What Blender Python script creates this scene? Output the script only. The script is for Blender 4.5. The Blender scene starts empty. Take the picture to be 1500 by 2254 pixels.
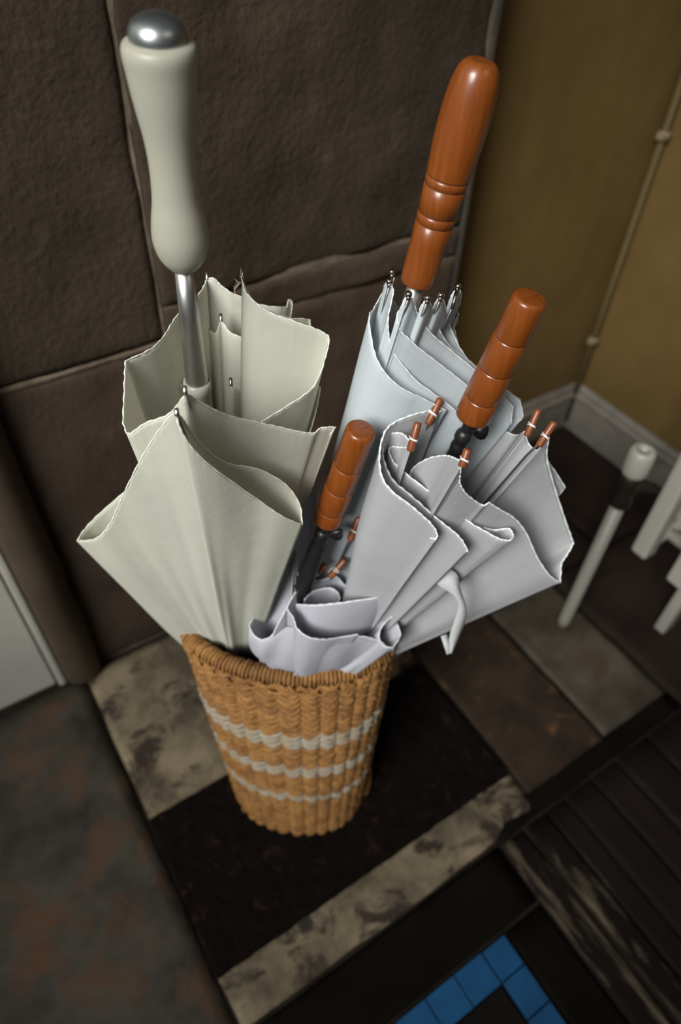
import bpy, bmesh, math, random
from math import sin, cos, pi, radians
from mathutils import Vector, Matrix, noise

random.seed(7)
SC = bpy.context.scene
COL = SC.collection

# ---------------------------------------------------------------- camera
CAM_H, FPX = 1.2, 1525.0                       # focal length in pixels of the 1500 x 2254 frame
YAW, PITCH, ROLL = 0.6064764, 0.81604725, 0.0467145
FW = Vector((sin(YAW)*cos(PITCH), cos(YAW)*cos(PITCH), -sin(PITCH)))
_r = Vector((cos(YAW), -sin(YAW), 0)); _u = _r.cross(FW)
RT = _r*cos(ROLL) + _u*sin(ROLL); UP = _u*cos(ROLL) - _r*sin(ROLL)
CPOS = Vector((0, 0, CAM_H))
cam = bpy.data.cameras.new('camera'); camo = bpy.data.objects.new('camera', cam); COL.objects.link(camo)
camo.matrix_world = Matrix.Translation(CPOS) @ Matrix((RT, UP, -FW)).transposed().to_4x4()
cam.sensor_fit = 'VERTICAL'; cam.sensor_height = 36.0; cam.lens = FPX/2254*36
cam.clip_start = 0.02; cam.clip_end = 50
cam.dof.use_dof = True; cam.dof.focus_distance = 0.50; cam.dof.aperture_fstop = 4.2
SC.camera = camo

# ---------------------------------------------------------------- light and exposure
w = bpy.data.worlds.new('room_light'); SC.world = w; w.use_nodes = True
w.node_tree.nodes['Background'].inputs[0].default_value = (0.85, 0.93, 1.0, 1)
w.node_tree.nodes['Background'].inputs[1].default_value = 0.085

def area(name, loc, target, sx, sy, power, color, spread=180):
    l = bpy.data.lights.new(name, 'AREA'); l.shape = 'RECTANGLE'; l.size = sx; l.size_y = sy
    l.energy = power; l.color = color; l.spread = radians(spread)
    o = bpy.data.objects.new(name, l); COL.objects.link(o); o.location = loc
    o.rotation_euler = (Vector(target)-Vector(loc)).to_track_quat('-Z', 'Y').to_euler()
    return o
area('window_light', (-1.7, -0.5, 2.5), (0.36, 0.60, 0.76), 1.3, 1.5, 13.5, (0.97, 0.985, 0.96), 43)
area('lamp_light', (0.9, -1.2, 2.5), (0.5, 0.6, 0.5), 0.8, 0.8, 3.5, (1.0, 0.9, 0.75))

SC.view_settings.view_transform = 'Standard'; SC.view_settings.look = 'None'
SC.view_settings.gamma = 1.0; SC.view_settings.use_curve_mapping = False
SC.view_settings.exposure = 0.0

# ---------------------------------------------------------------- helpers
def at(x, y, d):                               # photograph pixel + depth (m) -> world point
    return CPOS + (FW + RT*((x-750)/FPX) - UP*((y-1127)/FPX))*d

def nz(p, s=1.0, seed=0.0):
    return noise.noise(Vector(p)*s + Vector((seed, seed*1.7, seed*.3)))

def fbm(p, s, o=4, seed=0.0):
    return noise.fractal(Vector(p)*s + Vector((seed, -seed, seed*.5)), 1.0, 2.0, o)

def root_loc(o):
    while o.parent: o = o.parent
    return o.location

def obj(name, verts, faces, mat, parent=None, smooth=True, mats=None, fmat=None, loc=None):
    base = root_loc(parent) if parent else Vector(loc or (0, 0, 0))
    me = bpy.data.meshes.new(name)
    me.from_pydata([tuple(Vector(v)-base) for v in verts], [], faces)
    for m in (mats or [mat]): me.materials.append(m)
    if fmat: me.polygons.foreach_set('material_index', fmat)
    me.polygons.foreach_set('use_smooth', [smooth]*len(me.polygons))
    bm = bmesh.new(); bm.from_mesh(me); bmesh.ops.recalc_face_normals(bm, faces=bm.faces); bm.to_mesh(me); bm.free()
    me.update()
    o = bpy.data.objects.new(name, me); COL.objects.link(o)
    if parent: o.parent = parent
    else: o.location = base
    return o

def empty(name, loc, label, cat, group=None):
    o = bpy.data.objects.new(name, None); COL.objects.link(o); o.location = loc; o.empty_display_size = .02
    tag(o, label, cat, group); return o

def tag(o, label, cat=None, group=None):
    o['label'] = label
    if cat: o['category'] = cat
    if group: o['group'] = group
    return o

def struct(o, label=None, cat=None):
    o['kind'] = 'structure'
    if label: o['label'] = label
    if cat: o['category'] = cat
    return o

class MB:                                      # collects shapes into one mesh
    def __init__(s): s.v = []; s.f = []
    def add(s, v, f):
        n = len(s.v); s.v += [Vector(p) for p in v]; s.f += [tuple(i+n for i in q) for q in f]; return s
    def tube(s, pts, rad, sides=8, closed=False, cap=True):
        pts = [Vector(p) for p in pts]; n = len(pts)
        rr = rad if isinstance(rad, (list, tuple)) else [rad]*n
        t0 = (pts[1]-pts[0]).normalized(); up = Vector((0, 0, 1)) if abs(t0.z) < .9 else Vector((1, 0, 0))
        nrm = (up - t0*up.dot(t0)).normalized(); V = []
        for i, p in enumerate(pts):
            a = pts[(i-1) % n] if (closed or i > 0) else p; b = pts[(i+1) % n] if (closed or i < n-1) else p
            t = (b-a)
            if t.length < 1e-9: t = t0
            t = t.normalized(); nn = nrm - t*nrm.dot(t)
            nrm = nn.normalized() if nn.length > 1e-6 else nrm; bn = t.cross(nrm)
            for k in range(sides):
                a_ = 2*pi*k/sides; V.append(p + (nrm*cos(a_) + bn*sin(a_))*rr[i])
        F = []
        for i in range(n if closed else n-1):
            for k in range(sides):
                j = (i+1) % n; k2 = (k+1) % sides
                F.append((i*sides+k, i*sides+k2, j*sides+k2, j*sides+k))
        if cap and not closed:
            F.append(tuple(range(sides))[::-1]); F.append(tuple((n-1)*sides+k for k in range(sides)))
        return s.add(V, F)
    def box(s, x0, x1, y0, y1, z0, z1, bev=0.0):
        if bev <= 0:
            V = [(x, y, z) for z in (z0, z1) for y in (y0, y1) for x in (x0, x1)]
            F = [(0, 2, 3, 1), (4, 5, 7, 6), (0, 1, 5, 4), (2, 6, 7, 3), (0, 4, 6, 2), (1, 3, 7, 5)]
            return s.add(V, F)
        bm = bmesh.new(); bmesh.ops.create_cube(bm, size=1.0)
        for v in bm.verts:
            v.co = Vector(((x0+x1)/2+v.co.x*(x1-x0), (y0+y1)/2+v.co.y*(y1-y0), (z0+z1)/2+v.co.z*(z1-z0)))
        bmesh.ops.bevel(bm, geom=bm.edges[:]+bm.verts[:], offset=bev, segments=2, profile=.5, affect='EDGES')
        bm.verts.index_update(); V = [v.co.copy() for v in bm.verts]; F = [tuple(v.index for v in f.verts) for f in bm.faces]
        bm.free(); return s.add(V, F)
    def build(s, name, mat, parent=None, smooth=True, loc=None):
        return obj(name, s.v, s.f, mat, parent, smooth, loc=loc)

def catmull(pts, per=8):                       # pts: (vector, corner?) -> smooth polyline
    out = []; n = len(pts)
    for i in range(n-1):
        p1, c1 = pts[i]; p2, c2 = pts[i+1]
        p0 = pts[i-1][0] if i > 0 and not c1 else p1*2-p2
        p3 = pts[i+2][0] if i < n-2 and not c2 else p2*2-p1
        for k in range(per):
            t = k/per
            out.append(.5*((2*p1)+(p2-p0)*t+(2*p0-5*p1+4*p2-p3)*t*t+(3*p1-p0-3*p2+p3)*t**3))
    out.append(pts[-1][0].copy()); return out

# ---------------------------------------------------------------- materials
def mat(name, col, rough=.6, metal=0.0, col2=None, scale=20, contrast=(.35, .65), bump=0.0, bscale=80, spec=.5, coat=0.0,
        stretch=None, col3=None, scale3=4, contrast3=(.5, .7), trans=0.0, dist=.002, detail=6):
    m = bpy.data.materials.new(name); m.use_nodes = True; nt = m.node_tree; N = nt.nodes; L = nt.links
    b = N['Principled BSDF']
    b.inputs['Base Color'].default_value = (*col, 1); b.inputs['Roughness'].default_value = rough
    b.inputs['Metallic'].default_value = metal; b.inputs['Specular IOR Level'].default_value = spec
    b.inputs['Coat Weight'].default_value = coat; b.inputs['Coat Roughness'].default_value = .12
    tc = N.new('ShaderNodeTexCoord'); vec = tc.outputs['Object']
    if stretch:
        mp = N.new('ShaderNodeMapping'); mp.inputs['Scale'].default_value = stretch; L.new(vec, mp.inputs[0]); vec = mp.outputs[0]
    c_out = None
    if col2:
        n = N.new('ShaderNodeTexNoise'); n.inputs['Scale'].default_value = scale; n.inputs['Detail'].default_value = detail; n.inputs['Roughness'].default_value = .62
        L.new(vec, n.inputs['Vector'])
        r = N.new('ShaderNodeValToRGB'); r.color_ramp.elements[0].position = contrast[0]; r.color_ramp.elements[1].position = contrast[1]
        r.color_ramp.elements[0].color = (*col, 1); r.color_ramp.elements[1].color = (*col2, 1)
        L.new(n.outputs[0], r.inputs[0]); c_out = r.outputs[0]
        if col3:
            n3 = N.new('ShaderNodeTexNoise'); n3.inputs['Scale'].default_value = scale3; n3.inputs['Detail'].default_value = 7; n3.inputs['Roughness'].default_value = .68
            n3.inputs['Distortion'].default_value = .4
            L.new(vec, n3.inputs['Vector'])
            mr = N.new('ShaderNodeMapRange'); mr.inputs[1].default_value = contrast3[0]; mr.inputs[2].default_value = contrast3[1]
            L.new(n3.outputs[0], mr.inputs[0])
            mx = N.new('ShaderNodeMix'); mx.data_type = 'RGBA'; L.new(mr.outputs[0], mx.inputs[0]); L.new(c_out, mx.inputs[6]); mx.inputs[7].default_value = (*col3, 1)
            c_out = mx.outputs[2]
        L.new(c_out, b.inputs['Base Color'])
    nrm = None
    if bump:
        nb = N.new('ShaderNodeTexNoise'); nb.inputs['Scale'].default_value = bscale; nb.inputs['Detail'].default_value = 5
        L.new(vec, nb.inputs['Vector'])
        bp = N.new('ShaderNodeBump'); bp.inputs['Strength'].default_value = bump; bp.inputs['Distance'].default_value = dist
        L.new(nb.outputs[0], bp.inputs['Height']); L.new(bp.outputs[0], b.inputs['Normal']); nrm = bp.outputs[0]
    if trans:
        t = N.new('ShaderNodeBsdfTranslucent'); mx = N.new('ShaderNodeMixShader'); mx.inputs[0].default_value = trans
        t.inputs[0].default_value = (*(c*.95 for c in col), 1)
        if c_out: L.new(c_out, t.inputs[0])
        if nrm: L.new(nrm, t.inputs['Normal'])
        L.new(b.outputs[0], mx.inputs[1]); L.new(t.outputs[0], mx.inputs[2]); L.new(mx.outputs[0], N['Material Output'].inputs[0])
    return m

M = {}
M['stone'] = mat('dark_sandstone', (0.0288, 0.0196, 0.0124), .9, col2=(0.0624, 0.0440, 0.0288), scale=5, contrast=(.3, .75), bump=.6, bscale=110, col3=(0.1040, 0.0784, 0.0544), scale3=9, contrast3=(.60, .85), dist=.004, spec=.2)
M['stone_low'] = mat('brown_sandstone', (0.0340, 0.0221, 0.0149), .9, col2=(0.0663, 0.0442, 0.0306), scale=6, contrast=(.3, .75), bump=.5, bscale=110, col3=(0.0850, 0.0620, 0.0450), scale3=8, contrast3=(.6, .85), dist=.003, spec=.2)
M['mortar'] = mat('pale_lime_mortar', (0.1785, 0.1360, 0.0978), .95, col2=(0.1020, 0.0765, 0.0536), scale=30, bump=.5, bscale=120, spec=.1)
M['dark_joint'] = mat('dark_mortar', (.03, .023, .018), .95, col2=(.06, .048, .036), scale=20, bump=.5, bscale=120)
M['floor_bed'] = mat('dark_floor_bed', (.012, .009, .0065), .95, col2=(.022, .016, .012), scale=20, spec=.1)
M['plaster'] = mat('ochre_plaster', (0.1190, 0.0725, 0.0223), .6, col2=(0.1488, 0.0939, 0.0316), scale=4, bump=.25, bscale=50, dist=.002, spec=.3)
M['skirting'] = mat('grey_painted_skirting', (.20, .18, .15), .5, col2=(.11, .095, .08), scale=9, contrast=(.4, .7))
M['pilaster'] = mat('dark_painted_post', (.060, .043, .028), .6, col2=(.085, .062, .042), scale=8, bump=.2, bscale=60, spec=.25)
M['door'] = mat('pale_grey_door_paint', (.50, .475, .42), .55, col2=(.40, .38, .34), scale=3)
M['flag_dark'] = mat('dark_flagstone', (0.0187, 0.0151, 0.0112), .7, col2=(0.0720, 0.0619, 0.0475), scale=8, contrast=(.32, .70), bump=.4, bscale=60, col3=(0.0828, 0.0374, 0.0158), scale3=8, contrast3=(.50, .64), dist=.003, spec=.3)
M['flag_pale'] = mat('pale_patchy_flagstone', (0.0765, 0.0594, 0.0378), .8, col2=(0.2340, 0.1845, 0.1170), scale=10, contrast=(.38, .62), bump=.4, bscale=60, col3=(0.0360, 0.0261, 0.0189), scale3=13, contrast3=(.52, .60), dist=.003, spec=.2)
M['flag_brown'] = mat('mottled_brown_flagstone', (.019, .013, .009), .85, col2=(.040, .025, .016), scale=14, bump=.4, bscale=60, col3=(.11, .055, .02), scale3=24, contrast3=(.58, .72), dist=.003, spec=.15)
M['flag_grey'] = mat('grey_flagstone', (.034, .026, .018), .75, col2=(.085, .071, .050), scale=8, bump=.4, bscale=60, col3=(.06, .032, .02), scale3=10, contrast3=(.55, .7), dist=.003, spec=.2)
M['flag_red'] = mat('dark_red_flagstone', (.014, .0085, .007), .85, col2=(.025, .016, .0125), scale=8, bump=.4, bscale=60, dist=.003, spec=.12)
M['kerb'] = mat('black_slate_edging', (.0048, .0036, .0026), .8, col2=(.0075, .006, .0045), scale=9, bump=.2, bscale=60, spec=.04)
M['black_tile'] = mat('black_tile', (.0048, .0037, .0026), .8, col2=(.0075, .006, .0048), scale=9, spec=.12)
M['blue_tile'] = mat('blue_tile', (.012, .085, .21), .55, col2=(.009, .058, .145), scale=9, bump=.1, bscale=40, spec=.2)
M['board'] = mat('worn_dark_board', (.0075, .0052, .004), .8, col2=(.016, .0105, .0085), scale=8, stretch=(1, .2, 1), bump=.4, bscale=40, col3=(.17, .13, .085), scale3=15, contrast3=(.60, .80), spec=.12)
M['board_worn'] = mat('pale_worn_board', (0.0052, 0.0036, 0.0028), .8, col2=(0.0112, 0.0073, 0.0060), scale=8, stretch=(1, .16, 1), bump=.4, bscale=40, col3=(0.1470, 0.1155, 0.0770), scale3=26, contrast3=(.50, .66), spec=.12)
M['mat'] = mat('black_coir', (.0052, .0034, .0028), .95, col2=(.009, .006, .005), scale=60, bump=1.0, bscale=300, col3=(.05, .026, .019), scale3=34, contrast3=(.58, .78), dist=.004, spec=.05)
M['radiator'] = mat('off_white_enamel', (0.3240, 0.3150, 0.2700), .4)
M['pipe_white'] = mat('off_white_pipe_paint', (0.2250, 0.2137, 0.1800), .45)
M['valve'] = mat('dark_brass', (.03, .024, .018), .45, metal=.6)
M['pipe_paint'] = mat('ochre_pipe_paint', (.12, .085, .036), .45)
M['clip'] = mat('pale_clip_paint', (.20, .15, .085), .5)
M['seagrass'] = mat('seagrass_rope', (0.1600, 0.0640, 0.0128), .75, col2=(0.3440, 0.1640, 0.0400), scale=45, contrast=(.35, .68), bump=.8, bscale=260, col3=(0.1280, 0.0560, 0.0144), scale3=12, contrast3=(.55, .75), dist=.003)
M['band'] = mat('white_raffia', (0.3060, 0.2635, 0.2040), .8, col2=(0.2550, 0.1955, 0.1275), scale=30, bump=.5, bscale=200)
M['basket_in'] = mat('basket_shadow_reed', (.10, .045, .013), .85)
CLOTH = dict(rough=.8, spec=.15, bump=.30, bscale=34, trans=.45, dist=.0035, detail=3)
M['strap'] = mat('white_strap_nylon', (.74, .745, .74), **CLOTH)
M['cream'] = mat('cream_nylon', (.745, .735, .64), **CLOTH)
M['white'] = mat('white_nylon', (.71, .75, .775), **CLOTH)
M['greywhite'] = mat('shaded_white_thin_nylon', (.60, .60, .605), **CLOTH)  # white cloth; its shadowed, translucent look is put into a lower albedo
M['lilac'] = mat('lilac_white_nylon', (.63, .62, .67), **CLOTH)
M['hem_cream'] = mat('cream_stitching', (.72, .70, .60), .8)
M['hem_white'] = mat('white_stitching', (.74, .75, .75), .8)
M['wood'] = mat('varnished_orange_wood', (0.1591, 0.0370, 0.0044), .36, col2=(0.1998, 0.0525, 0.0074), scale=30, stretch=(8, 8, .6), bump=.04, bscale=200, coat=.35, spec=.4)
M['groove'] = mat('dark_groove', (.07, .016, .005), .5)
M['tipwood'] = mat('brown_tip_wood', (0.1600, 0.0400, 0.0112), .45, col2=(0.2000, 0.0560, 0.0144), scale=90, coat=.2)
M['grip'] = mat('ivory_plastic_grip', (0.3102, 0.2970, 0.2376), .42, spec=.4)
M['chrome'] = mat('satin_steel', (.40, .42, .42), .38, metal=1.0)
M['alu'] = mat('brushed_aluminium', (.46, .45, .43), .38, metal=1.0)
M['nickel'] = mat('polished_nickel', (.42, .37, .32), .16, metal=1.0)
M['rib'] = mat('grey_steel_rib', (.20, .19, .18), .4, metal=.8)
M['black'] = mat('black_plastic', (.010, .009, .009), .42)
M['clear'] = mat('pale_plastic_runner', (.36, .35, .30), .25, trans=.3)

# ---------------------------------------------------------------- setting: stone and plaster walls
WY, PX, PY = 0.832, 1.36, 0.90                 # stone wall plane, right wall plane, plaster back wall plane
def relief_block(name, m, parent, x0, x1, z0, z1, y, amp=.006, nx=70, nzz=60, seed=0, e=.006):
    V = []; F = []
    for j in range(nzz+1):
        for i in range(nx+1):
            x = x0+(x1-x0)*i/nx; z = z0+(z1-z0)*j/nzz
            d = min(x-x0, x1-x, z-z0, z1-z)
            rd = 0 if d > e*2 else (1-d/(e*2))**2*(.004+.003*nz((x, 0, z), 9, seed))
            h = amp*fbm((x, 0, z), 7, 5, seed) + amp*.5*abs(nz((x, 0, z*2.5), 5, seed+4))
            V.append((x, y - max(-.0010, h*.6+.002) + rd, z))
    for j in range(nzz):
        for i in range(nx):
            a = j*(nx+1)+i; F.append((a, a+1, a+nx+2, a+nx+1))
    # sides back to the wall core
    ring = [i for i in range(nx+1)] + [j*(nx+1)+nx for j in range(1, nzz+1)] + [nzz*(nx+1)+i for i in range(nx-1, -1, -1)] + [j*(nx+1) for j in range(nzz-1, 0, -1)]
    n0 = len(V); V += [(V[k][0], y+.03, V[k][2]) for k in ring]; n = len(ring)
    for k in range(n): F.append((ring[k], n0+k, n0+(k+1) % n, ring[(k+1) % n]))
    return obj(name, V, F, m, parent)

wall = MB().box(-1.6, .80, WY+.002, WY+.25, -.02, 2.1).build('wall_left', M['mortar'], smooth=False)
struct(wall, 'dark brown sandstone block wall behind the cream umbrella')
for i, (x0, x1, z0, z1, mm, a) in enumerate([
        (.026, .264, .648, 1.36, 'stone', .006), (.268, .792, .695, 1.36, 'stone', .011),
        (.026, .430, .0, .640, 'stone_low', .006), (.268, .792, .645, .692, 'stone_low', .010), (.433, .792, .0, .6405, 'stone_low', .007),
        (.026, .3, 1.366, 2.05, 'stone', .006), (.306, .792, 1.366, 2.05, 'stone', .006)]):
    big = (x1-x0) > .2 and z0 < 1.3
    relief_block('stone_block', M[mm], wall, x0, x1, z0, z1, WY, a, 80 if big else 12, (60 if z1-z0 > .2 else 10) if big else 12, i*3.1)
relief_block('mortar_joint', M['mortar'], wall, .026, .262, .6385, .6495, WY+.0005, .004, 160, 4, 31, e=.0012)
relief_block('mortar_joint', M['mortar'], wall, .2625, .2695, .645, 1.36, WY+.004, .003, 4, 120, 33, e=.001)
MB().box(.7915, .799, WY-.004, WY+.05, 0, 2.1).build('edge_joint', M['dark_joint'], wall, False)

def plaster(name, label, fn, nu=60, nv=60):
    V = []; F = []
    for j in range(nv+1):
        for i in range(nu+1): V.append(fn(i/nu, j/nv))
    for j in range(nv):
        for i in range(nu):
            a = j*(nu+1)+i; F.append((a, a+1, a+nu+2, a+nu+1))
    return struct(obj(name, V, F, M['plaster']), label)
plaster('wall_back', 'ochre painted plaster wall beside the stone wall', lambda u, v: (.80+u*(PX-.80), PY-.003*fbm((u, v, 0), 3, 4, 2)-(.045*(1-min(1, u/.05))**2), v*2.1))
plaster('wall_right', 'ochre painted plaster wall above the radiator', lambda u, v: (PX-.003*fbm((u, v, 1), 5, 4, 5), PY-u*2.6, v*2.1))

def board_profile(prof, a, b, inward):          # skirting board: profile (depth, z) swept from a to b
    a = Vector(a); b = Vector(b); n = Vector(inward); V = []; F = []; k = len(prof)
    for p in (a, b):
        for d, z in prof: V.append(p + n*d + Vector((0, 0, z)))
    for i in range(k): F.append((i, (i+1) % k, k+(i+1) % k, k+i))
    F.append(tuple(range(k))); F.append(tuple(range(k, 2*k))[::-1]); return V, F
PROF = [(0, 0), (.016, 0), (.016, .095), (.020, .099), (.020, .108), (.012, .114), (.012, .122), (.005, .132), (0, .133)]
v, f = board_profile(PROF, (.80, PY, 0), (PX, PY, 0), (0, -1, 0)); struct(obj('baseboard_back', v, f, M['skirting'], smooth=False), 'grey moulded skirting board under the ochre back wall')
v, f = board_profile(PROF, (PX, PY, 0), (PX, -1.6, 0), (-1, 0, 0)); struct(obj('baseboard_right', v, f, M['skirting'], smooth=False), 'grey moulded skirting board running behind the radiator')

# door and its post on the far left
pil = MB()
prof = [(-.044, .03), (-.044, -.005)] + [(-.010+.034*cos(a), -.006-.030*sin(a)) for a in [pi-pi*k/14 for k in range(15)]] + [(.024, .03)]
V = []; F = []
for z in (0.0, .012, 2.1):
    s = .86 if z == 0 else 1
    for x, y in prof: V.append((-.010+(x+.010)*s, WY+y*s, z+.001))
k = len(prof)
for j in range(2):
    for i in range(k): F.append((j*k+i, j*k+(i+1) % k, (j+1)*k+(i+1) % k, (j+1)*k+i))
F.append(tuple(range(k)))
struct(obj('trim_1', V, F, M['pilaster']), 'dark brown rounded post at the left end of the stone wall')
dr = bpy.data.objects.new('door_1', None); COL.objects.link(dr); dr.location = (-.5, WY, 0); struct(dr, 'pale grey painted door at the left of the dark post')
MB().box(-.95, -.062, WY-.004, WY+.02, .004, 2.0, .003).build('panel', M['door'], dr, False)
MB().box(-.058, -.045, WY-.012, WY+.02, 0, 2.05, .003).build('frame', M['door'], dr, False)
for z0, z1 in ((.16, .86), (1.0, 1.85)): MB().box(-.83, -.19, WY-.010, WY-.003, z0, z1, .004).build('raised_panel', M['door'], dr, False)

# ---------------------------------------------------------------- setting: floor
floor = MB().box(-1.6, 1.45, -1.6, .95, -.09, -.006).build('floor', M['floor_bed'], smooth=False)
struct(floor, 'stone flag floor of dark and pale slabs')
def slab(name, m, x0, x1, y0, y1, amp=.003, n=22, top=0.0, wob=.003, seed=1.0):
    V = []; F = []
    for j in range(n+1):
        for i in range(n+1):
            x = x0+(x1-x0)*i/n; y = y0+(y1-y0)*j/n
            d = min(i, n-i, j, n-j)
            xx = x + (wob*nz((x, y, 0), 14, seed) if i in (0, n) else 0); yy = y + (wob*nz((x, y, 5), 14, seed) if j in (0, n) else 0)
            V.append((xx, yy, top + amp*fbm((x, y, 0), 6, 3, seed)*.5 - (.003 if d == 0 else 0)))
    for j in range(n):
        for i in range(n):
            a = j*(n+1)+i; F.append((a, a+1, a+n+2, a+n+1))
    ring = [i for i in range(n+1)] + [j*(n+1)+n for j in range(1, n+1)] + [n*(n+1)+i for i in range(n-1, -1, -1)] + [j*(n+1) for j in range(n-1, 0, -1)]
    n0 = len(V); V += [(V[q][0], V[q][1], top-.02) for q in ring]; r = len(ring)
    for q in range(r): F.append((ring[q], n0+q, n0+(q+1) % r, ring[(q+1) % r]))
    return obj(name, V, F, m, floor)
slab('flagstone', M['flag_dark'], -.95, -.016, -.45, .818, n=40, seed=2)
slab('flagstone', M['flag_pale'], -.010, .556, .166, .822, n=40, seed=3)
slab('flagstone', M['flag_brown'], .562, .752, .190, .828, seed=4)
slab('flagstone', M['flag_grey'], .758, .925, .200, .52, seed=5)
slab('flagstone', M['flag_red'], .937, 1.352, .16, .52, seed=6)
slab('flagstone', M['flag_red'], .758, 1.10, .526, .89, seed=7)
slab('flagstone', M['flag_red'], 1.106, 1.352, .526, .89, seed=8)
slab('flagstone', M['flag_dark'], -1.55, -.956, -.45, .818, n=8, seed=9)
slab('kerb_stone', M['kerb'], -.010, .455, .064, .158, n=16, wob=.001, top=.001, seed=10)
slab('kerb_stone', M['kerb'], .461, .93, .160, .196, n=16, wob=.004, top=.0, seed=11)
slab('kerb_stone', M['kerb'], .384, .455, -.50, .058, n=16, wob=.001, top=.001, seed=12)
for x0, x1, t in ((.462, .510, 0), (.520, .560, .002), (.566, .606, 0), (.612, .672, .001), (.678, .735, 0), (.741, .82, .001), (.826, .93, 0), (.937, 1.352, 0)):
    slab('worn_board', M['board_worn' if x0 < .53 else 'board'], x0, x1, -.50, .155, n=14, wob=.001, top=t, seed=x0*30, amp=.005)
# blue tiled border and the black tiles inside it
xs = [.378, .334, .281, .228, .175, .122, .069, .016]
for a, b in zip(xs[:-1], xs[1:]):
    if a == .378: continue
    MB().box(b+.001, a-.001, .012, .058, -.015, .001, .0008).build('blue_tile', M['blue_tile'], floor, False)
ys = [.058, .012, -.041, -.094, -.147, -.2]
for a, b in zip(ys[:-1], ys[1:]):
    MB().box(.336, .3785, b+.001, a-.001, -.015, .001, .0008).build('blue_tile', M['blue_tile'], floor, False)
for i in range(3):
    for j in range(2):
        MB().box(.333-.107*(i+1), .331-.107*i, -.095-.107*j+.002, .010-.107*j-(0 if j == 0 else .001), -.015, .0, .0008).build('black_tile', M['black_tile'], floor, False)

# ---------------------------------------------------------------- corner pipe
pr_ = empty('corner_pipe', (PX-.018, PY-.018, .10), 'thin ochre painted pipe running up the corner of the plaster walls', 'pipe')
MB().tube([(PX-.016, PY-.016, z) for z in (.02, .5, 1.0, 2.05)], .0075, 12).build('pipe', M['pipe_paint'], pr_)
for z in (.27, .735, 1.2):
    b = MB().tube([(PX-.016, PY-.016, z-.008), (PX-.016, PY-.016, z+.008)], .0125, 14)
    b.box(PX-.034, PX-.0, PY-.026, PY-.010, z-.006, z+.006, .002); b.build('pipe_clip', M['clip'], pr_)

# ---------------------------------------------------------------- radiator with its valve and pipe
rad = empty('column_radiator', (.93, .2, 0), 'off white column radiator with valve and feed pipe at the right edge', 'radiator')
RX0, RX1 = .940, 1.045
for i in range(7):
    y = .372-.080*i
    b = MB()
    for x in (RX0, RX1):
        b.box(x-.0165, x+.0165, y-.0165, y+.0165, .236, .79, .006)
    for z in (.262, .765):
        b.tube([(RX0, y, z), (RX1, y, z)], .013, 12)
    b.build('radiator_section', M['radiator'], rad, False)
for z in (.262, .765): MB().tube([(RX1-.05, .39, z), (RX1-.05, -.1, z)], .012, 12).build('header', M['radiator'], rad)
for y in (.30, -.05):
    MB().box(RX1-.02, RX1+.02, y-.012, y+.012, 0.0, .25, .004).build('foot', M['radiator'], rad)
PXY = (.869, .418)
MB().tube([(*PXY, 0), (*PXY, .02), (*PXY, .365)], [.0135, .0125, .0125], 14).build('feed_pipe', M['pipe_white'], rad)
b = MB().tube([(*PXY, .36), (*PXY, .372), (*PXY, .385), (*PXY, .41), (*PXY, .425), (*PXY, .44)], [.016, .019, .015, .019, .019, .013], 14)
b.tube([(*PXY, .395), (.90, .412, .395), (.925, .40, .385), (.95, .385, .36)], [.010, .012, .009, .009], 10)
b.build('valve', M['valve'], rad)
b = MB(); pr = [(.013, .43), (.0195, .435), (.021, .442), (.0205, .478), (.018, .485), (.008, .485), (.007, .478), (.001, .477)]
V = []; F = []; n = 24
for r_, z in pr:
    for k in range(n):
        q = r_*(1+.035*(k % 2) if z < .48 else 1)
        V.append((PXY[0]+q*cos(2*pi*k/n), PXY[1]+q*sin(2*pi*k/n), z))
for j in range(len(pr)-1):
    for k in range(n): F.append((j*n+k, j*n+(k+1) % n, (j+1)*n+(k+1) % n, (j+1)*n+k))
b.add(V, F).build('valve_head', M['radiator'], rad)

# ---------------------------------------------------------------- door mat
V = []; F = []; nx, ny = 120, 60
X0, X1, Y0, Y1 = -.0125, .552, .238, .500
for j in range(ny+1):
    for i in range(nx+1):
        x = X0+(X1-X0)*i/nx; y = Y0+(Y1-Y0)*j/ny; ed = i in (0, nx) or j in (0, ny)
        V.append((x+(.0022*nz((x, y, 0), 60) if ed else 0), y+(.0022*nz((x, y, 3), 60) if ed else 0), .0045 if ed else .011+.0016*nz((x, y, 0), 110)))
for j in range(ny):
    for i in range(nx):
        a = j*(nx+1)+i; F.append((a, a+1, a+nx+2, a+nx+1))
ring = [i for i in range(nx+1)] + [j*(nx+1)+nx for j in range(1, ny+1)] + [ny*(nx+1)+i for i in range(nx-1, -1, -1)] + [j*(nx+1) for j in range(ny-1, 0, -1)]
n0 = len(V); V += [(V[q][0], V[q][1], .0008) for q in ring]; F.append(tuple(n0+q for q in range(len(ring))))
for q in range(len(ring)): F.append((ring[q], n0+q, n0+(q+1) % len(ring), ring[(q+1) % len(ring)]))
tag(obj('door_mat', V, F, M['mat'], loc=(.27, .37, 0)), 'black coir door mat lying on the pale flagstone under the basket', 'mat')

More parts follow.
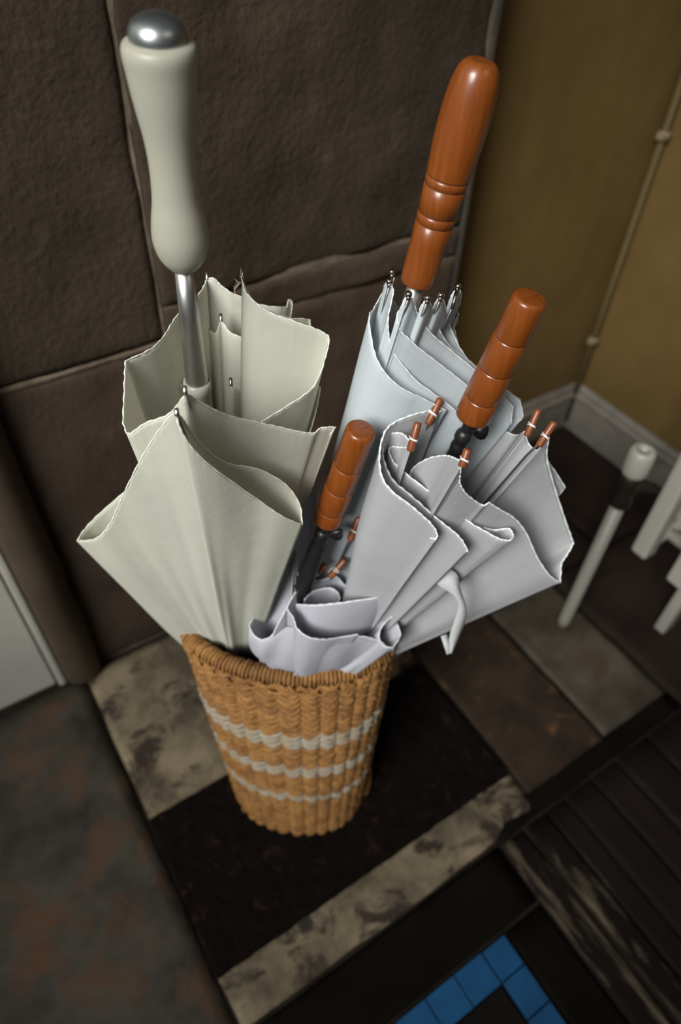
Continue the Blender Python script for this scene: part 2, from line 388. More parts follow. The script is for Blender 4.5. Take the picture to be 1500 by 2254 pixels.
# ---------------------------------------------------------------- wicker basket (oval)
PHI = -.70
bk = empty('umbrella_basket', (.23, .425, .012), 'oval seagrass basket with three white bands holding the umbrellas', 'basket')
ZB, ZT = .013, .502
NS = 34                                         # upright stakes round the basket
def oval(th, z, dr=0.0):
    t = (z-ZB)/(ZT-ZB); a = .1035+.0275*min(1, t*1.05); b = .081+.007*t
    cx, cy = .2305, .417+.017*t
    ex = math.copysign(abs(cos(th))**.90, cos(th)); ey = math.copysign(abs(sin(th))**.90, sin(th))
    n = Vector((ex/a, ey/b)).normalized()
    x = a*ex + n.x*dr; y = b*ey + n.y*dr
    return Vector((cx+x*cos(PHI)-y*sin(PHI), cy+x*sin(PHI)+y*cos(PHI), z))
def weave_row(mb, k, z, r, amp, wob):
    seg = NS*6; pts = []; rr = []
    for i in range(seg):
        th = 2*pi*i/seg; c = abs(cos(th*NS/2)); ph = 0 if k % 2 else pi
        dr = amp*(c**.7) + .0012*sin(th*NS/2*2+ph) + .0014*nz((cos(th)*3, sin(th)*3, z*40), 2.0, 3)
        zz = z + wob*nz((cos(th)*2, sin(th)*2, z*12), 2.0, 8) - .0022*c
        pts.append(oval(th, zz, dr-.004)); rr.append(r*(1+.42*nz((i*.9, k*3.3, 0), 1.0, 2)))
    mb.tube(pts, rr, 6, True)
rows = 70; wv = MB(); wv2 = MB(); bands = {}
for k in range(rows):
    t = k/(rows-1); z = ZB+.008+t*(ZT-ZB-.034)
    up = t > .742
    bd = 0 if .295 < t < .340 else 1 if .485 < t < .550 else 2 if .675 < t < .742 else None
    tgt = bands.setdefault(bd, MB()) if bd is not None else (wv2 if up else wv)
    weave_row(tgt, k, z, .0043 if not up else .0034, .0066 if not up else .0060, .0025 if not up else .0085)
o = wv.build('lower_weave', M['seagrass'], bk); o['kind'] = 'stuff'
o = wv2.build('upper_weave', M['seagrass'], bk); o['kind'] = 'stuff'
for bd, mb in bands.items(): o = mb.build('white_band', M['band'], bk); o['label'] = 'white woven band'
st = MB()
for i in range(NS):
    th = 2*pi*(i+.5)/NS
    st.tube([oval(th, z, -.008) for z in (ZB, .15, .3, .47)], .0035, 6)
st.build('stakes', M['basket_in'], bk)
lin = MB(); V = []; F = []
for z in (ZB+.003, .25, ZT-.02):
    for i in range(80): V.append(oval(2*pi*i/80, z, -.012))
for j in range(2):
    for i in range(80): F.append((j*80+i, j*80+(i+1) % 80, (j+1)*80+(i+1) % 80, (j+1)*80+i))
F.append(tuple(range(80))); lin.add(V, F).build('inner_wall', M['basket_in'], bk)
tab = [0.0]                                     # arc length round the rim
for i in range(720): tab.append(tab[-1]+(oval(2*pi*(i+1)/720, ZT)-oval(2*pi*i/720, ZT)).length)
def by_arc(u):
    t = (u % 1.0)*tab[-1]; lo, hi = 0, 720
    while hi-lo > 1:
        mid = (lo+hi)//2
        if tab[mid] <= t: lo = mid
        else: hi = mid
    return 2*pi*(lo+(t-tab[lo])/max(1e-9, tab[hi]-tab[lo]))/720
rm = MB(); turns = 150; pts = []
rm.tube([oval(2*pi*i/160, ZT-.006, -.003) for i in range(160)], .0078, 8, True)
for i in range(turns*14):
    u_ = i/(turns*14); th = by_arc(u_ + .0016*nz((u_*90, 0, 0), 1.0)); al = 2*pi*u_*turns
    g = .0092*(1+.22*nz((u_*turns*.8, 5, 0), 1.0)); p = oval(th, ZT-.006+g*sin(al)+.002*nz((u_*25, 2, 0), 1.0), -.003+g*cos(al)); pts.append(p)
rm.tube(pts, [.0019*(1+.35*nz((i*.05, 0, 0), 1.0)) for i in range(len(pts))], 5, True)
rm.build('braided_rim', M['seagrass'], bk)
lp = MB(); nlp = NS                              # little loops hanging under the rim
for i in range(nlp):
    th = 2*pi*(i+.5)/nlp; d = 2*pi/nlp*.55
    lp.tube([oval(th+d*(q/6-.5)*1.8, ZT-.020-.012*sin(pi*q/6)-.003*(i % 2), .0015+.003*sin(pi*q/6)) for q in range(7)], .0022, 5)
lp.build('rim_loops', M['seagrass'], bk)
ls = MB(); p0 = oval(0.05, .11, .004)
ls.tube([p0, oval(.04, .085, .010), oval(.02, .05, .013), oval(-.02, .020, .012), oval(-.05, .016, .006)], [.003, .0032, .003, .0032, .0045], 6)
ls.tube([oval(.10, .12, .003), oval(.13, .07, .011), oval(.10, .03, .012)], .002, 5)
ls.build('loose_strand', M['seagrass'], bk)

# ---------------------------------------------------------------- umbrella building blocks
class Axis:                                     # straight shaft line through the scene, read from two points
    def __init__(s, x0, y0, k, d0, foot_y, foot_z=.035):
        s.x0, s.y0, s.k = x0, y0, k
        s.top = at(x0, y0, d0)
        fx = x0+k*(foot_y-y0); ray = at(fx, foot_y, 1)-CPOS; s.foot = CPOS+ray*((foot_z-CAM_H)/ray.z)
        s.i0 = 1/d0; s.i1 = 1/((s.foot-CPOS).dot(FW)); s.yf = foot_y
        s.dir = (s.top-s.foot).normalized()
    def d(s, y): return 1/(s.i0+(s.i1-s.i0)*(y-s.y0)/(s.yf-s.y0))
    def p(s, y): return at(s.x0+s.k*(y-s.y0), y, s.d(y))

def lathe(name, ax, prof, m, parent, sides=40, smooth=True, cap=True, extra=0.0):
    # prof: (photo row of the axis point, half width in photo pixels)
    t = ax.dir; n = t.orthogonal().normalized(); b = t.cross(n); V = []; F = []
    for y, hw in prof:
        c = ax.p(y); r = max(hw, .01)*ax.d(y)/FPX + extra
        for k in range(sides):
            a = 2*pi*k/sides; V.append(c+(n*cos(a)+b*sin(a))*r)
    for j in range(len(prof)-1):
        for k in range(sides): F.append((j*sides+k, j*sides+(k+1) % sides, (j+1)*sides+(k+1) % sides, (j+1)*sides+k))
    if cap: F.append(tuple(range(sides))); F.append(tuple((len(prof)-1)*sides+k for k in range(sides))[::-1])
    return obj(name, V, F, m, parent, smooth)

def sprof(pts, n=60):                           # smooth a profile
    c = catmull([(Vector((y, h, 0)), False) for y, h in pts], max(2, n//len(pts))); return [(p.x, p.y) for p in c]

def cloth(hem_px, apex, m, hm, parent, per=8, nv=22, sag=None, wr=.0012, seed=0.0, stitch=.0045, hem_r=.00055, squeeze=.05, belly=0.0, ref=None):
    """One gore of a closed canopy: the hem runs through the given points and the cloth runs down from it to where it is gathered."""
    pts = [(at(h[0], h[1], h[2]), len(h) > 3 and h[3] == 'c') for h in hem_px]
    H = catmull(pts, per); A = at(*apex); n = len(H)
    mean = Vector(ref) if ref else sum(H, Vector())/n; ax = (mean-A).normalized()
    # arc length along the hem keeps the folds even
    bdir = (CPOS-mean).normalized()
    s = [0.0]
    for i in range(1, n): s.append(s[-1]+(H[i]-H[i-1]).length)
    Ls = s[-1] or 1.0; V = []; F = []
    for i, p in enumerate(H):
        off = (p-mean); off -= ax*off.dot(ax)
        e = A + off*squeeze
        a = H[min(i+1, n-1)]-H[max(i-1, 0)]; nr = a.cross(e-p)
        nr = nr.normalized() if nr.length > 1e-9 else Vector((0, 0, 1))
        if nr.dot(FW) > 0: nr = -nr
        mid = None
        if sag:
            u = s[i]/Ls; g = 0.0; q = Vector((0, 0))
            for (uc, uw, sx, sy) in sag:
                wgt = math.exp(-((u-uc)/uw)**2); q += Vector((sx, sy))*wgt
            dm = ((p+e)/2-CPOS).dot(FW); mid = RT*(q.x*dm/FPX) - UP*(q.y*dm/FPX)
        ew = min(1.0, min(s[i], Ls-s[i])/.016); ew = ew*ew*(3-2*ew)
        for j in range(nv+1):
            v = min(.5, stitch/max(.05, (p-e).length)) if (j == 1 and stitch) else (j/nv)**1.15
            P = p.lerp(e, v)
            env = 4*v*(1-v)
            if mid is not None: P += mid*env
            ridg = sin(s[i]*95+seed*3+2.6*nz((s[i]*20, v*1.5, seed), 1.0)) * (.1+.9*v*v) + .9*nz((s[i]*30, v*2.0, seed+9), 1.0)
            P += nr*ew*(wr*min(1, v*5)*(1-v*.4)*ridg + .0040*min(1, v*4)*nz((s[i]*9, v*3, seed+4), 1.0)) + bdir*belly*env
            if j == 0: P += nr*.00022*sin(s[i]*700+seed*5+3*nz((s[i]*60, 0, seed), 1.0)) + (p-e).normalized()*.0005*nz((s[i]*110, 3, seed), 1.0)
            V.append(P)
    for i in range(n-1):
        for j in range(nv):
            a = i*(nv+1)+j; F.append((a, a+1, a+nv+2, a+nv+1))
    o = obj('canopy_panel', V, F, m, parent)
    sd = o.modifiers.new('thickness', 'SOLIDIFY'); sd.thickness = .0005; sd.offset = 0
    mb = MB()
    mb.tube([V[i*(nv+1)] for i in range(n)], [hem_r*(1+.35*sin(i*1.9)) for i in range(n)], 6)
    mb.build('hem', hm, o)
    if stitch:
        mb = MB(); mb.tube([V[i*(nv+1)+1] for i in range(n)], [.00026*(1+.3*sin(i*2.3)) for i in range(n)], 5)
        mb.build('stitching', hm, o)
    return o

def metal_tip(ax_dir, p, q, r, m, parent, ball=None, apex=None, rib_r=.0011, rib_m=None, thread=None, name='rib', blunt=True):
    """A rib from its tip p (top) and q (foot of the tip) down to the gathering point."""
    p = Vector(p); q = Vector(q); mb = MB()
    end = Vector(apex)+FW*.05; a0 = q+(p-q)*.15+FW*r
    mb.tube([a0, a0.lerp(end, .03)+FW*.009, a0.lerp(end, .5)+FW*.012, end], rib_r, 6)
    rib = mb.build(name, rib_m or M['rib'], parent)
    t = MB(); d = (p-q)
    if ball:
        n = 8; pts = []; rr = []
        for i in range(n+1):
            a = pi*i/n; pts.append(p - d.normalized()*ball*cos(a)*-1); rr.append(max(ball*sin(a), .0001))
        t.tube(pts, rr, 12); t.tube([q, p], r, 10)
    else:
        t.tube([q, q.lerp(p, .06), q.lerp(p, .9), q.lerp(p, .97), p], [r*.8, r, r, r*.9, r*.6], 12)
    t.build('rib_tip', m, rib)
    if thread:
        c = q.lerp(p, .42); dn = d.normalized(); nn = dn.orthogonal().normalized(); bb = dn.cross(nn); th = MB()
        for g in (-1, .6):
            th.tube([c+dn*g*.0011+(nn*cos(a)+bb*sin(a))*(r*1.12)+dn*.0008*sin(a+g) for a in [2*pi*k/16 for k in range(16)]], .00042, 5, True)
        th.tube([c+nn*r*1.1, c+nn*r*1.5-dn*.002, c+nn*r*1.2-dn*.008], .0004, 4)
        th.build('thread', thread, rib)
    return rib

# ---------------------------------------------------------------- umbrella 1: cream, white grip
A1 = Axis(346, 66, .1135, .345, 1690)
u1 = empty('cream_umbrella', A1.foot, 'cream umbrella with a white grip and steel domed cap, loosely folded at left', 'umbrella')
lathe('handle', A1, sprof([(86, 60), (90, 72), (97, 80), (110, 83.5), (126, 83), (150, 79.5), (220, 70), (300, 56.5), (355, 51.5), (400, 51), (440, 53), (480, 59), (515, 62), (540, 59), (562, 51), (580, 38), (592, 25)], 90), M['grip'], u1, 48)
lathe('handle_cap', A1, [(24, 1), (25, 12), (28, 24), (33, 36), (40, 47), (50, 57), (62, 63), (76, 65), (90, 64), (97, 60)], M['chrome'], u1, 40)
lathe('shaft', A1, [(585, 21.5), (700, 23), (855, 25), (1000, 22), (1200, 13), (1300, 10), (1660, 9), (1689, 6)], M['alu'], u1, 28)
lathe('runner', A1, [(838, 27), (839, 30), (848, 30.5), (858, 30), (860, 28), (905, 28), (907, 27)], M['clear'], u1, 28)
AP1 = (520, 1510, 1.02)
c, h = M['cream'], M['hem_cream']
cloth([(455, 616, .57), (440, 645, .56), (392, 692, .535), (362, 738, .515), (335, 766, .50), (276, 795, .485, 'c'), (274, 851, .48), (271, 930, .475, 'c'), (283, 955, .47), (319, 932, .455), (371, 912, .44), (406, 872, .415)], AP1, c, h, u1, ref=A1.p(900), seed=1)
cloth([(455, 616, .57), (470, 612, .57), (487, 628, .575), (510, 645, .58), (534, 655, .585), (560, 668, .59), (609, 676, .595), (631, 677, .60, 'c'), (636, 661, .60), (644, 664, .602, 'c'), (642, 690, .605)], AP1, c, h, u1, ref=A1.p(900), seed=2)
cloth([(534, 616, .505), (548, 648, .512), (570, 672, .52), (600, 688, .532), (640, 700, .545), (683, 703, .56, 'c'), (684, 722, .565)], AP1, c, h, u1, ref=A1.p(900), seed=3)
cloth([(533, 612, .50), (540, 640, .50), (565, 668, .505), (600, 690, .512), (650, 708, .52), (700, 726, .53), (724, 739, .535, 'c'), (722, 767, .53), (692, 849, .525), (627, 897, .515), (575, 931, .51), (555, 965, .515), (530, 985, .52)], AP1, c, h, u1, ref=A1.p(900), seed=4)
cloth([(487, 703, .578), (491, 712, .578), (510, 733, .580), (545, 748, .583)], AP1, c, h, u1, ref=A1.p(900), seed=5, per=6)
cloth([(509, 846, .594), (512, 855, .594), (534, 860, .600), (550, 870, .605)], AP1, c, h, u1, ref=A1.p(900), seed=6, per=6)
cloth([(487, 703, .580), (474, 735, .59), (450, 720, .60), (420, 735, .60), (400, 745, .59), (384, 800, .58), (400, 852, .56)], AP1, c, h, u1, ref=A1.p(900), seed=7)
cloth([(672, 890, .575), (690, 851, .565), (706, 853, .565, 'c'), (696, 905, .57), (680, 960, .575)], AP1, c, h, u1, ref=A1.p(900), seed=8)
cloth([(407, 868, .41), (424, 874, .42), (470, 900, .442), (512, 917, .462), (570, 930, .483), (615, 940, .497), (660, 950, .51), (690, 953, .518), (703, 944, .520), (722, 940, .523), (739, 940, .527, 'c'), (728, 954, .532), (700, 960, .54), (640, 960, .55)], AP1, c, h, u1, ref=A1.p(900), seed=9)
cloth([(395, 950, .52), (330, 1035, .59), (245, 1108, .64), (195, 1155, .65), (169, 1191, .645, 'c'), (212, 1185, .60), (243, 1152, .575), (262, 1110, .545), (300, 1030, .485), (340, 962, .44), (375, 917, .408), (388, 909, .402)], AP1, c, h, u1, ref=A1.p(900), seed=10, sag=[(.36, .20, -4, 6)])
cloth([(388, 909, .402), (399, 948, .409), (432, 995, .430), (480, 1037, .458), (562, 1095, .512), (620, 1135, .542), (666, 1156, .568, 'c'), (660, 1110, .558), (628, 1065, .536), (570, 1033, .508), (510, 1022, .484), (470, 1003, .466), (430, 962, .442), (404, 925, .420), (392, 911, .406)], AP1, c, h, u1, ref=A1.p(900), seed=11)
a1 = at(*AP1)
for (x0, y0, x1, y1, d) in ((456, 598, 456, 616, .57), (532.5, 591, 533, 614, .50), (486, 690, 487, 708, .577), (508, 831, 509, 850, .592), (406.5, 849, 408, 868, .408), (388, 898, 390, 916, .40)):
    metal_tip(A1.dir, at(x0, y0, d), at(x1, y1, d), .00150, M['nickel'], u1, apex=a1, rib_m=M['rib'], rib_r=.0010)

fr = MB(); f0 = at(531, 622, .499)
for k in range(7): fr.tube([f0, at(524-k*1.2, 620+k*3, .498), at(518+random.uniform(-4, 5), 617+k*4.5+random.uniform(-4, 4), .497)], .00028, 4)
o = fr.build('frayed_thread', M['hem_cream'], u1); o['kind'] = 'stuff'

# ---------------------------------------------------------------- umbrella 2: white, long turned wooden handle
A2 = Axis(1059, 140, -.292, .41, 1690)
u2 = empty('golf_umbrella', A2.foot, 'white rolled umbrella with the longest wooden handle, ringed near its lower end', 'umbrella')
GR = [388, 408, 468, 489]
prof = [(131, .5), (131.2, 22), (133, 30), (138, 37), (146, 43), (160, 49), (185, 54), (220, 57), (270, 57.5), (320, 55.5), (360, 52), (384, 49.5)]
pf = sprof(prof, 60)
for g, hw in zip(GR, (49, 47.5, 43.5, 42.5)): pf += [(g-1.6, hw), (g-1.2, hw-.6), (g, hw-3.2), (g+1.2, hw-.6), (g+1.6, hw)]
pf += [(530, 40.5), (600, 38.8), (618, 38.2), (620.5, 36.5), (620.6, .5)]
hd = lathe('handle', A2, pf, M['wood'], u2, 48)
for g, hw in zip(GR, (49, 47.5, 43.5, 42.5)): lathe('ring_groove', A2, [(g-1.0, hw-1.5), (g, hw-2.2), (g+1.0, hw-1.5)], M['groove'], hd, 48, cap=False)
lathe('shaft', A2, [(612, 21), (800, 20), (1300, 14), (1670, 12), (1689, 5)], M['alu'], u2, 24)
AP2 = (622, 1535, 1.03)
c, h = M['white'], M['hem_white']
kw = dict(stitch=.0065, wr=.0008)
cloth([(868, 612, .525), (862, 640, .55), (880, 680, .575), (950, 705, .58), (1000, 715, .57), (1010, 690, .55)], AP2, c, h, u2, ref=A2.p(800), seed=21, **kw)
cloth([(988, 668, 0.5250), (1001, 641, 0.5160), (1014, 640, 0.5130), (1013, 668, 0.5330), (999, 706, 0.5570), (1006, 745, 0.5670), (1016, 778, 0.5740, 'c'), (1000, 790, 0.5820)], AP2, c, h, u2, ref=A2.p(800), seed=27, **kw)
cloth([(952, 680, 0.5030), (965, 659, 0.4960), (977, 660, 0.4960), (984, 692, 0.5220), (992, 720, 0.5440), (1014, 767, 0.5600), (1050, 815, 0.5800), (1100, 852, 0.6100), (1147, 880, 0.6250, 'c')], AP2, c, h, u2, ref=A2.p(800), seed=26, **kw)
cloth([(924, 682, 0.4920), (935, 664, 0.4840), (947, 666, 0.4840), (956, 695, 0.5100), (966, 722, 0.5270), (990, 760, 0.5450), (1040, 800, 0.5670), (1096, 842, 0.5900), (1146, 884, 0.6100, 'c'), (1150, 920, 0.6200), (1120, 938, 0.6300)], AP2, c, h, u2, ref=A2.p(800), seed=25, **kw)
cloth([(886, 672, 0.4850), (893, 656, 0.4800), (908, 657, 0.4780), (920, 690, 0.4960), (948, 732, 0.5150), (990, 768, 0.5350), (1038, 808, 0.5540), (1085, 850, 0.5750), (1130, 895, 0.5950, 'c'), (1125, 935, 0.6080)], AP2, c, h, u2, ref=A2.p(800), seed=24, **kw)
cloth([(898, 657, 0.4760), (876, 690, 0.4910), (877, 715, 0.4950), (886, 732, 0.5010), (919, 763, 0.5130), (971, 803, 0.5330), (1018, 840, 0.5500), (1062, 880, 0.5680)], AP2, c, h, u2, ref=A2.p(800), seed=23, **kw)
cloth([(846, 630, 0.5150), (853, 622, 0.5060), (863, 630, 0.4970), (866, 648, 0.4900), (856, 693, 0.4960), (856, 732, 0.5060), (863, 769, 0.5140), (893, 811, 0.5260), (927, 846, 0.5390), (985, 888, 0.5580), (1030, 930, 0.5760)], AP2, c, h, u2, ref=A2.p(800), seed=22, **kw)
cloth([(842, 645, 0.5450), (823, 680, 0.5320), (814, 694, 0.5180), (816, 732, 0.5110), (828, 785, 0.5120), (854, 828, 0.5190), (893, 859, 0.5290), (930, 876, 0.5400), (985, 905, 0.5590)], AP2, c, h, u2, ref=A2.p(800), seed=20, sag=[(.3, .3, -9, 0)], **kw)
a2 = at(*AP2)
for x0, y0, x1, y1, d in ((864, 599, 863, 613, .515), (858, 620, 857, 633, .497), (900, 648, 899, 661, .475), (942, 656, 940, 669, .480), (971, 650, 969, 663, .492), (1009, 630, 996, 680, .510)):
    metal_tip(A2.dir, at(x0, y0, d), at(x1, y1, d), .0015, M['nickel'], u2, ball=.0027, apex=a2, rib_r=.0013, rib_m=M['rib'])

# ---------------------------------------------------------------- umbrellas 3 and 4: short wooden handles on black telescopic shafts
def groove_handle(ax, y0, y1, hw0, hw1, grooves, parent):
    hw = lambda y: hw0+(hw1-hw0)*(y-y0)/(y1-y0)
    pf = [(y0-1, .5), (y0-1, hw0*.70), (y0-.2, hw0*.84), (y0+2.5, hw0*.94), (y0+7, hw0*.985), (y0+14, hw(y0+14))]
    for g in grooves: pf += [(g-2.6, hw(g)), (g-1.8, hw(g)-.5), (g-.5, hw(g)-2.6), (g+.5, hw(g)-2.6), (g+1.8, hw(g)-.5), (g+2.6, hw(g))]
    pf += [(y1-5, hw(y1)), (y1-1.5, hw(y1)*.97), (y1, hw(y1)*.88), (y1, .5)]
    o = lathe('handle', ax, pf, M['wood'], parent, 48)
    for g in grooves: lathe('ring_groove', ax, [(g-.7, hw(g)-1.9), (g, hw(g)-2.4), (g+.7, hw(g)-1.9)], M['groove'], o, 48, cap=False)
    t = ax.dir; n = (RT*.80+UP*.6); n = (n-t*n.dot(t)).normalized(); r = hw0*ax.d(y0)/FPX*.66; c0 = ax.p(y0-1)+t*.0001
    MB().tube([c0-n*r*.05, c0+n*r*.5, c0+n*r], .00022, 5).build('end_crack', M['groove'], o)
    return o

def thumb_knob(ax, y, size, parent):
    p = ax.p(y); t = ax.dir; s = (RT-t*RT.dot(t)).normalized(); b = t.cross(s)
    mb = MB(); mb.tube([p, p+s*size*1.0], size*.28, 10)
    V = []; F = []
    outl = [(.7, -.25), (1.0, -.55), (1.55, -.75), (1.85, -.55), (1.9, 0), (1.75, .65), (1.35, .75), (.95, .45), (.7, .2)]
    for dz in (-.16, .16):
        for x, y_ in outl: V.append(p+s*size*x+t*size*y_+b*size*dz)
    k = len(outl)
    F = [tuple(range(k)), tuple(range(k, 2*k))[::-1]]+[(i, (i+1) % k, k+(i+1) % k, k+i) for i in range(k)]
    mb.add(V, F); return mb

A3 = Axis(1169, 654, -.487, .472, 1690)
u3 = empty('folding_umbrella', A3.foot, 'white umbrella spread widest at right, its short three-grooved wooden handle leaning right', 'umbrella')
groove_handle(A3, 654, 917, 41, 40, (741, 810, 872), u3)
lathe('shaft', A3, [(912, 13), (934, 13), (945, 12), (1100, 12), (1300, 12), (1670, 10), (1689, 5)], M['black'], u3, 20)
rn = lathe('runner', A3, [(946, 10), (950, 16), (956, 19), (964, 19), (970, 16), (972, 14), (976, 17), (984, 18), (992, 16), (1010, 16), (1014, 20), (1030, 21), (1060, 18), (1066, 12)], M['black'], u3, 24)
thumb_knob(A3, 946, .0098, rn).build('thumb_knob', M['black'], rn)
AP3 = (745, 1488, .93)
c, h = M['greywhite'], M['hem_white']
cloth([(940, 905, .56), (948, 870, .59), (962, 880, .60), (979, 876, .585), (1000, 900, .60), (1040, 918, .615), (1090, 938, .62), (1135, 958, .615), (1156, 950, .585)], AP3, c, h, u3, ref=A3.p(1100), wr=.0018, seed=31)
cloth([(1158, 952, .58), (1163, 975, .59), (1180, 990, .59), (1198, 985, .575), (1208, 962, .556)], AP3, c, h, u3, ref=A3.p(1100), wr=.0018, seed=32, per=6)
cloth([(1205, 1012, .60), (1226, 1042, .62), (1245, 1073, .64, 'c'), (1228, 1092, .65), (1200, 1110, .66)], AP3, c, h, u3, ref=A3.p(1100), wr=.0018, seed=33, per=6)
cloth([(1016, 1024, .495), (1013, 1050, .515), (1014, 1066, .525), (1027, 1087, .540), (1053, 1107, .558), (1066, 1112, .562), (1079, 1108, .565), (1105, 1124, .580), (1131, 1139, .595), (1157, 1170, .617), (1183, 1226, .645), (1209, 1265, .664), (1234, 1283, .678, 'c'), (1236, 1240, .685, 'c'), (1252, 1216, .685), (1263, 1196, .685, 'c'), (1252, 1165, .672), (1226, 1087, .632), (1205, 1009, .585), (1209, 962, .556)], AP3, c, h, u3, ref=A3.p(1100), wr=.0018, seed=34, hem_r=.0008)
cloth([(1016, 1024, .495), (1012, 1015, .498), (1000, 1008, .510), (979, 1003, .530), (945, 1009, .555), (914, 1027, .572), (903, 1048, .580), (919, 1068, .587), (953, 1090, .592), (1000, 1118, .600), (1060, 1150, .615)], AP3, c, h, u3, ref=A3.p(1100), wr=.0018, seed=35, hem_r=.0008)
cloth([(906, 985, .525), (885, 985, .545), (862, 984, .557), (857, 995, .560), (868, 1018, .560), (893, 1042, .562), (953, 1088, .570), (997, 1123, .576), (1040, 1153, .583), (1079, 1175, .588), (1105, 1188, .590), (1126, 1189, .592, 'c'), (1131, 1178, .597), (1120, 1164, .600), (1083, 1166, .602), (1040, 1150, .602)], AP3, c, h, u3, ref=A3.p(1100), wr=.0018, seed=36, hem_r=.0008)
cloth([(904, 972, .524), (884, 954, .540), (858, 957, .550), (844, 978, .550), (845, 1012, .546), (865, 1056, .547), (910, 1095, .553), (955, 1135, .560), (990, 1163, .567), (1014, 1184, .573), (1031, 1213, .582, 'c'), (1010, 1205, .590), (980, 1180, .590)], AP3, c, h, u3, ref=A3.p(1100), wr=.0018, seed=37, hem_r=.0008)
cloth([(972, 905, .556), (945, 905, .55), (910, 913, .543), (867, 931, .538), (845, 957, .533), (836, 1005, .530), (841, 1048, .528), (862, 1080, .530), (901, 1110, .536), (932, 1136, .543), (953, 1157, .550), (963, 1176, .556), (960, 1188, .560, 'c'), (940, 1180, .570)], AP3, c, h, u3, ref=A3.p(1100), wr=.0018, seed=38, hem_r=.0008, sag=[(.45, .22, -16, -4)], belly=.0)
a3 = at(*AP3)
for x0, y0, x1, y1, d, dd in ((938, 814, 948, 872, .585, 0), (992, 840, 980, 880, .58, 0), (971, 876, 942, 935, .550, .004), (921, 929, 903, 993, .520, .006), (1031, 988, 1017, 1028, .492, .003), (1187, 901, 1160, 960, .572, .006), (1222, 928, 1186, 982, .552, .006)):
    metal_tip(A3.dir, at(x0, y0, d), at(x1, y1, d+dd), .0031, M['tipwood'], u3, apex=a3+(A3.p(1488)-a3)*.6, rib_r=.00105, rib_m=M['rib'], thread=M['hem_white'])
# closing strap hanging from the canopy
E1 = [(945, 1264, .640), (968, 1290, .642), (1000, 1311, .645), (1010, 1335, .655), (1000, 1370, .672), (990, 1405, .69), (991, 1440, .705)]
E2 = [(967, 1243, .640), (1005, 1262, .640), (1014, 1295, .648), (1027, 1335, .660), (1026, 1365, .675), (1012, 1400, .692), (996, 1437, .705)]
e1 = catmull([(at(*q), False) for q in E1], 6); e2 = catmull([(at(*q), False) for q in E2], 6)
V = []; F = []
for p, q in zip(e1, e2): V += [p, p.lerp(q, .5)+FW*-.0012, q]
for i in range(len(e1)-1):
    for k in (0, 1): F.append((i*3+k, i*3+k+1, i*3+k+4, i*3+k+3))
n0 = len(V); V += [at(998, 1434, .706), at(985, 1441, .703), at(972, 1401, .700), at(984, 1396, .702)]; F.append((n0, n0+1, n0+2, n0+3))
so = obj('closing_strap', V, F, M['strap'], u3); md = so.modifiers.new('thickness', 'SOLIDIFY'); md.thickness = .0012
MB().tube([at(908, 1290, .690), at(915, 1288, .688), at(917, 1289, .689)], .0035, 8).build('dark_hole', M['black'], u3)  # black stub put in for the dark of a hole in the cloth

A4 = Axis(796, 945, -.372, .525, 1690)
A4.foot = A4.foot + Vector((.03, -.02, 0))
u4 = empty('folding_umbrella', A4.foot, 'white umbrella crumpled low over the front rim, its short wooden handle lowest of the four', 'umbrella')
groove_handle(A4, 945, 1145, 35, 32, (1021, 1070, 1117), u4)
lathe('shaft', A4, [(1140, 12), (1165, 11), (1300, 11), (1670, 9), (1689, 5)], M['black'], u4, 20)
rn = lathe('runner', A4, [(1166, 10), (1170, 16), (1178, 18), (1188, 17), (1192, 14), (1198, 18), (1210, 20), (1240, 20), (1262, 19), (1290, 20), (1300, 14)], M['black'], u4, 24)
thumb_knob(A4, 1172, .0098, rn).build('thumb_knob', M['black'], rn)
AP4 = (640, 1560, .98)
c, h = M['lilac'], M['hem_white']
cloth([(700, 1060, .66), (688, 1072, .665), (672, 1100, .67), (662, 1150, .685), (656, 1200, .70), (655, 1250, .72)], AP4, c, h, u4, ref=A4.p(1330), seed=41)
cloth([(700, 1242, .755), (722, 1224, .775), (752, 1226, .78), (775, 1245, .78), (792, 1280, .775), (806, 1310, .76), (840, 1312, .75)], AP4, c, h, u4, ref=A4.p(1330), seed=42)
cloth([(655, 1290, .735), (668, 1280, .735), (690, 1278, .735), (712, 1276, .735), (738, 1268, .738), (752, 1280, .745), (772, 1300, .75), (800, 1315, .75)], AP4, c, h, u4, ref=A4.p(1330), seed=43)
cloth([(670, 1320, .725), (690, 1302, .732), (722, 1294, .735), (742, 1302, .732), (748, 1318, .725), (740, 1328, .72)], AP4, c, h, u4, ref=A4.p(1330), seed=44)
cloth([(652, 1205, .665), (654, 1250, .69), (657, 1291, .71), (643, 1316, .71), (630, 1341, .71), (610, 1378, .718), (598, 1400, .723), (575, 1408, .728), (556, 1394, .732), (549, 1376, .737, 'c'), (572, 1338, .752), (602, 1288, .740), (640, 1228, .70), (651, 1206, .668)], AP4, c, h, u4, ref=A4.p(1330), seed=45, belly=.030, sag=[(.80, .22, -14, 12)])
cloth([(652, 1330, .712), (690, 1332, .690), (740, 1328, .682), (790, 1321, .682), (850, 1312, .690), (900, 1301, .712, 'c'), (884, 1336, .722), (866, 1354, .728), (845, 1374, .728), (835, 1394, .728), (838, 1412, .730), (849, 1422, .733), (866, 1424, .737), (883, 1397, .742, 'c'), (868, 1353, .75)], AP4, c, h, u4, ref=A4.p(1330), seed=46, belly=.030, stitch=.0045)
cloth([(632, 1340, .702), (646, 1360, .692), (655, 1384, .687), (682, 1403, .687), (718, 1407, .695), (752, 1402, .705), (790, 1396, .712)], AP4, c, h, u4, ref=A4.p(1330), seed=47, belly=.030)
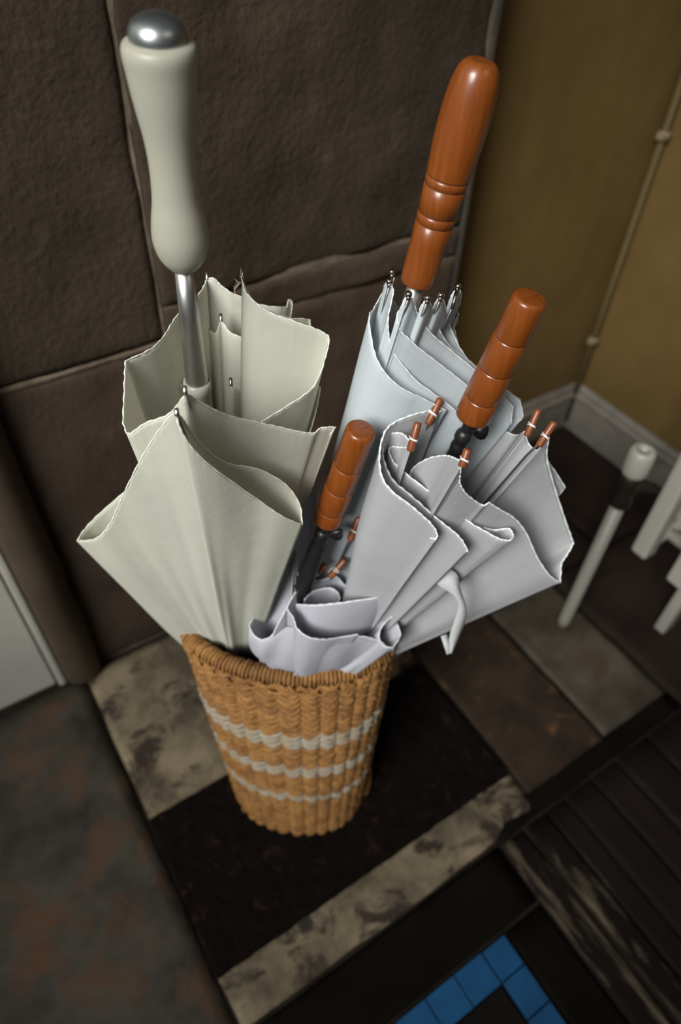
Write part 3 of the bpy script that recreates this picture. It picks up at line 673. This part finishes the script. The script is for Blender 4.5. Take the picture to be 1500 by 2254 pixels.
cloth([(867, 1425, .736), (850, 1424, .733), (838, 1412, .731), (800, 1401, .720), (750, 1404, .708), (700, 1411, .702)], (575, 1572, .97), c, h, u4, ref=A4.p(1330), seed=48, belly=.022)
# belly of the crumpled cloth, sagging over the front of the rim and tucking back into the basket
top = [(550, 1380, .738), (556, 1396, .733), (575, 1409, .729), (600, 1404, .724), (632, 1380, .712), (655, 1388, .700), (682, 1406, .697), (718, 1410, .703), (752, 1406, .712), (800, 1404, .724), (836, 1413, .733), (850, 1424, .737), (867, 1426, .739)]
low = [(549, 1408, .752), (553, 1430, .762), (572, 1449, .768), (598, 1463, .771), (622, 1472, .772), (648, 1477, .772), (676, 1478, .772), (710, 1475, .773), (744, 1470, .775), (782, 1460, .779), (818, 1446, .783), (846, 1436, .785), (868, 1429, .780)]
ct = catmull([(at(*q), False) for q in top], 6); cl = catmull([(at(*q), False) for q in low], 6); V = []; F = []; nv = 16
for i, (p, q) in enumerate(zip(ct, cl)):
    e = q + (p-q)*.05 + FW*.055 + Vector((0, 0, -.02)); m1 = p.lerp(q, .55) - FW*.010 - UP*.001
    for j in range(nv+1):
        v = j/nv
        if v < .7: t = v/.7; P = p*(1-t)**2 + m1*2*t*(1-t) + q*t*t
        else: t = (v-.7)/.3; P = q*(1-t)**2 + (q-UP*.007+FW*.014)*2*t*(1-t) + e*t*t
        P = P - FW*.0022*sin(pi*min(1, v/.8))*(sin(i*.55+1.5*v)+.8*nz((i*.16, v*2, 4), 1.0)); V.append(P)
for i in range(len(ct)-1):
    for j in range(nv): k = i*(nv+1)+j; F.append((k, k+1, k+nv+2, k+nv+1))
o = obj('canopy_panel', V, F, M['lilac'], u4); md = o.modifiers.new('thickness', 'SOLIDIFY'); md.thickness = .0005; md.offset = 0
a4 = at(*AP4)
for x0, y0, x1, y1, d, dd in ((719, 1243, 678, 1273, .70, .004), (761, 1231, 726, 1271, .715, .004), (792, 1136, 771, 1190, .66, .006)):
    metal_tip(A4.dir, at(x0, y0, d), at(x1, y1, d+dd), .0037, M['tipwood'], u4, apex=a4+(A4.p(1560)-a4)*.6, rib_r=.0011, rib_m=M['rib'], thread=M['hem_white'])
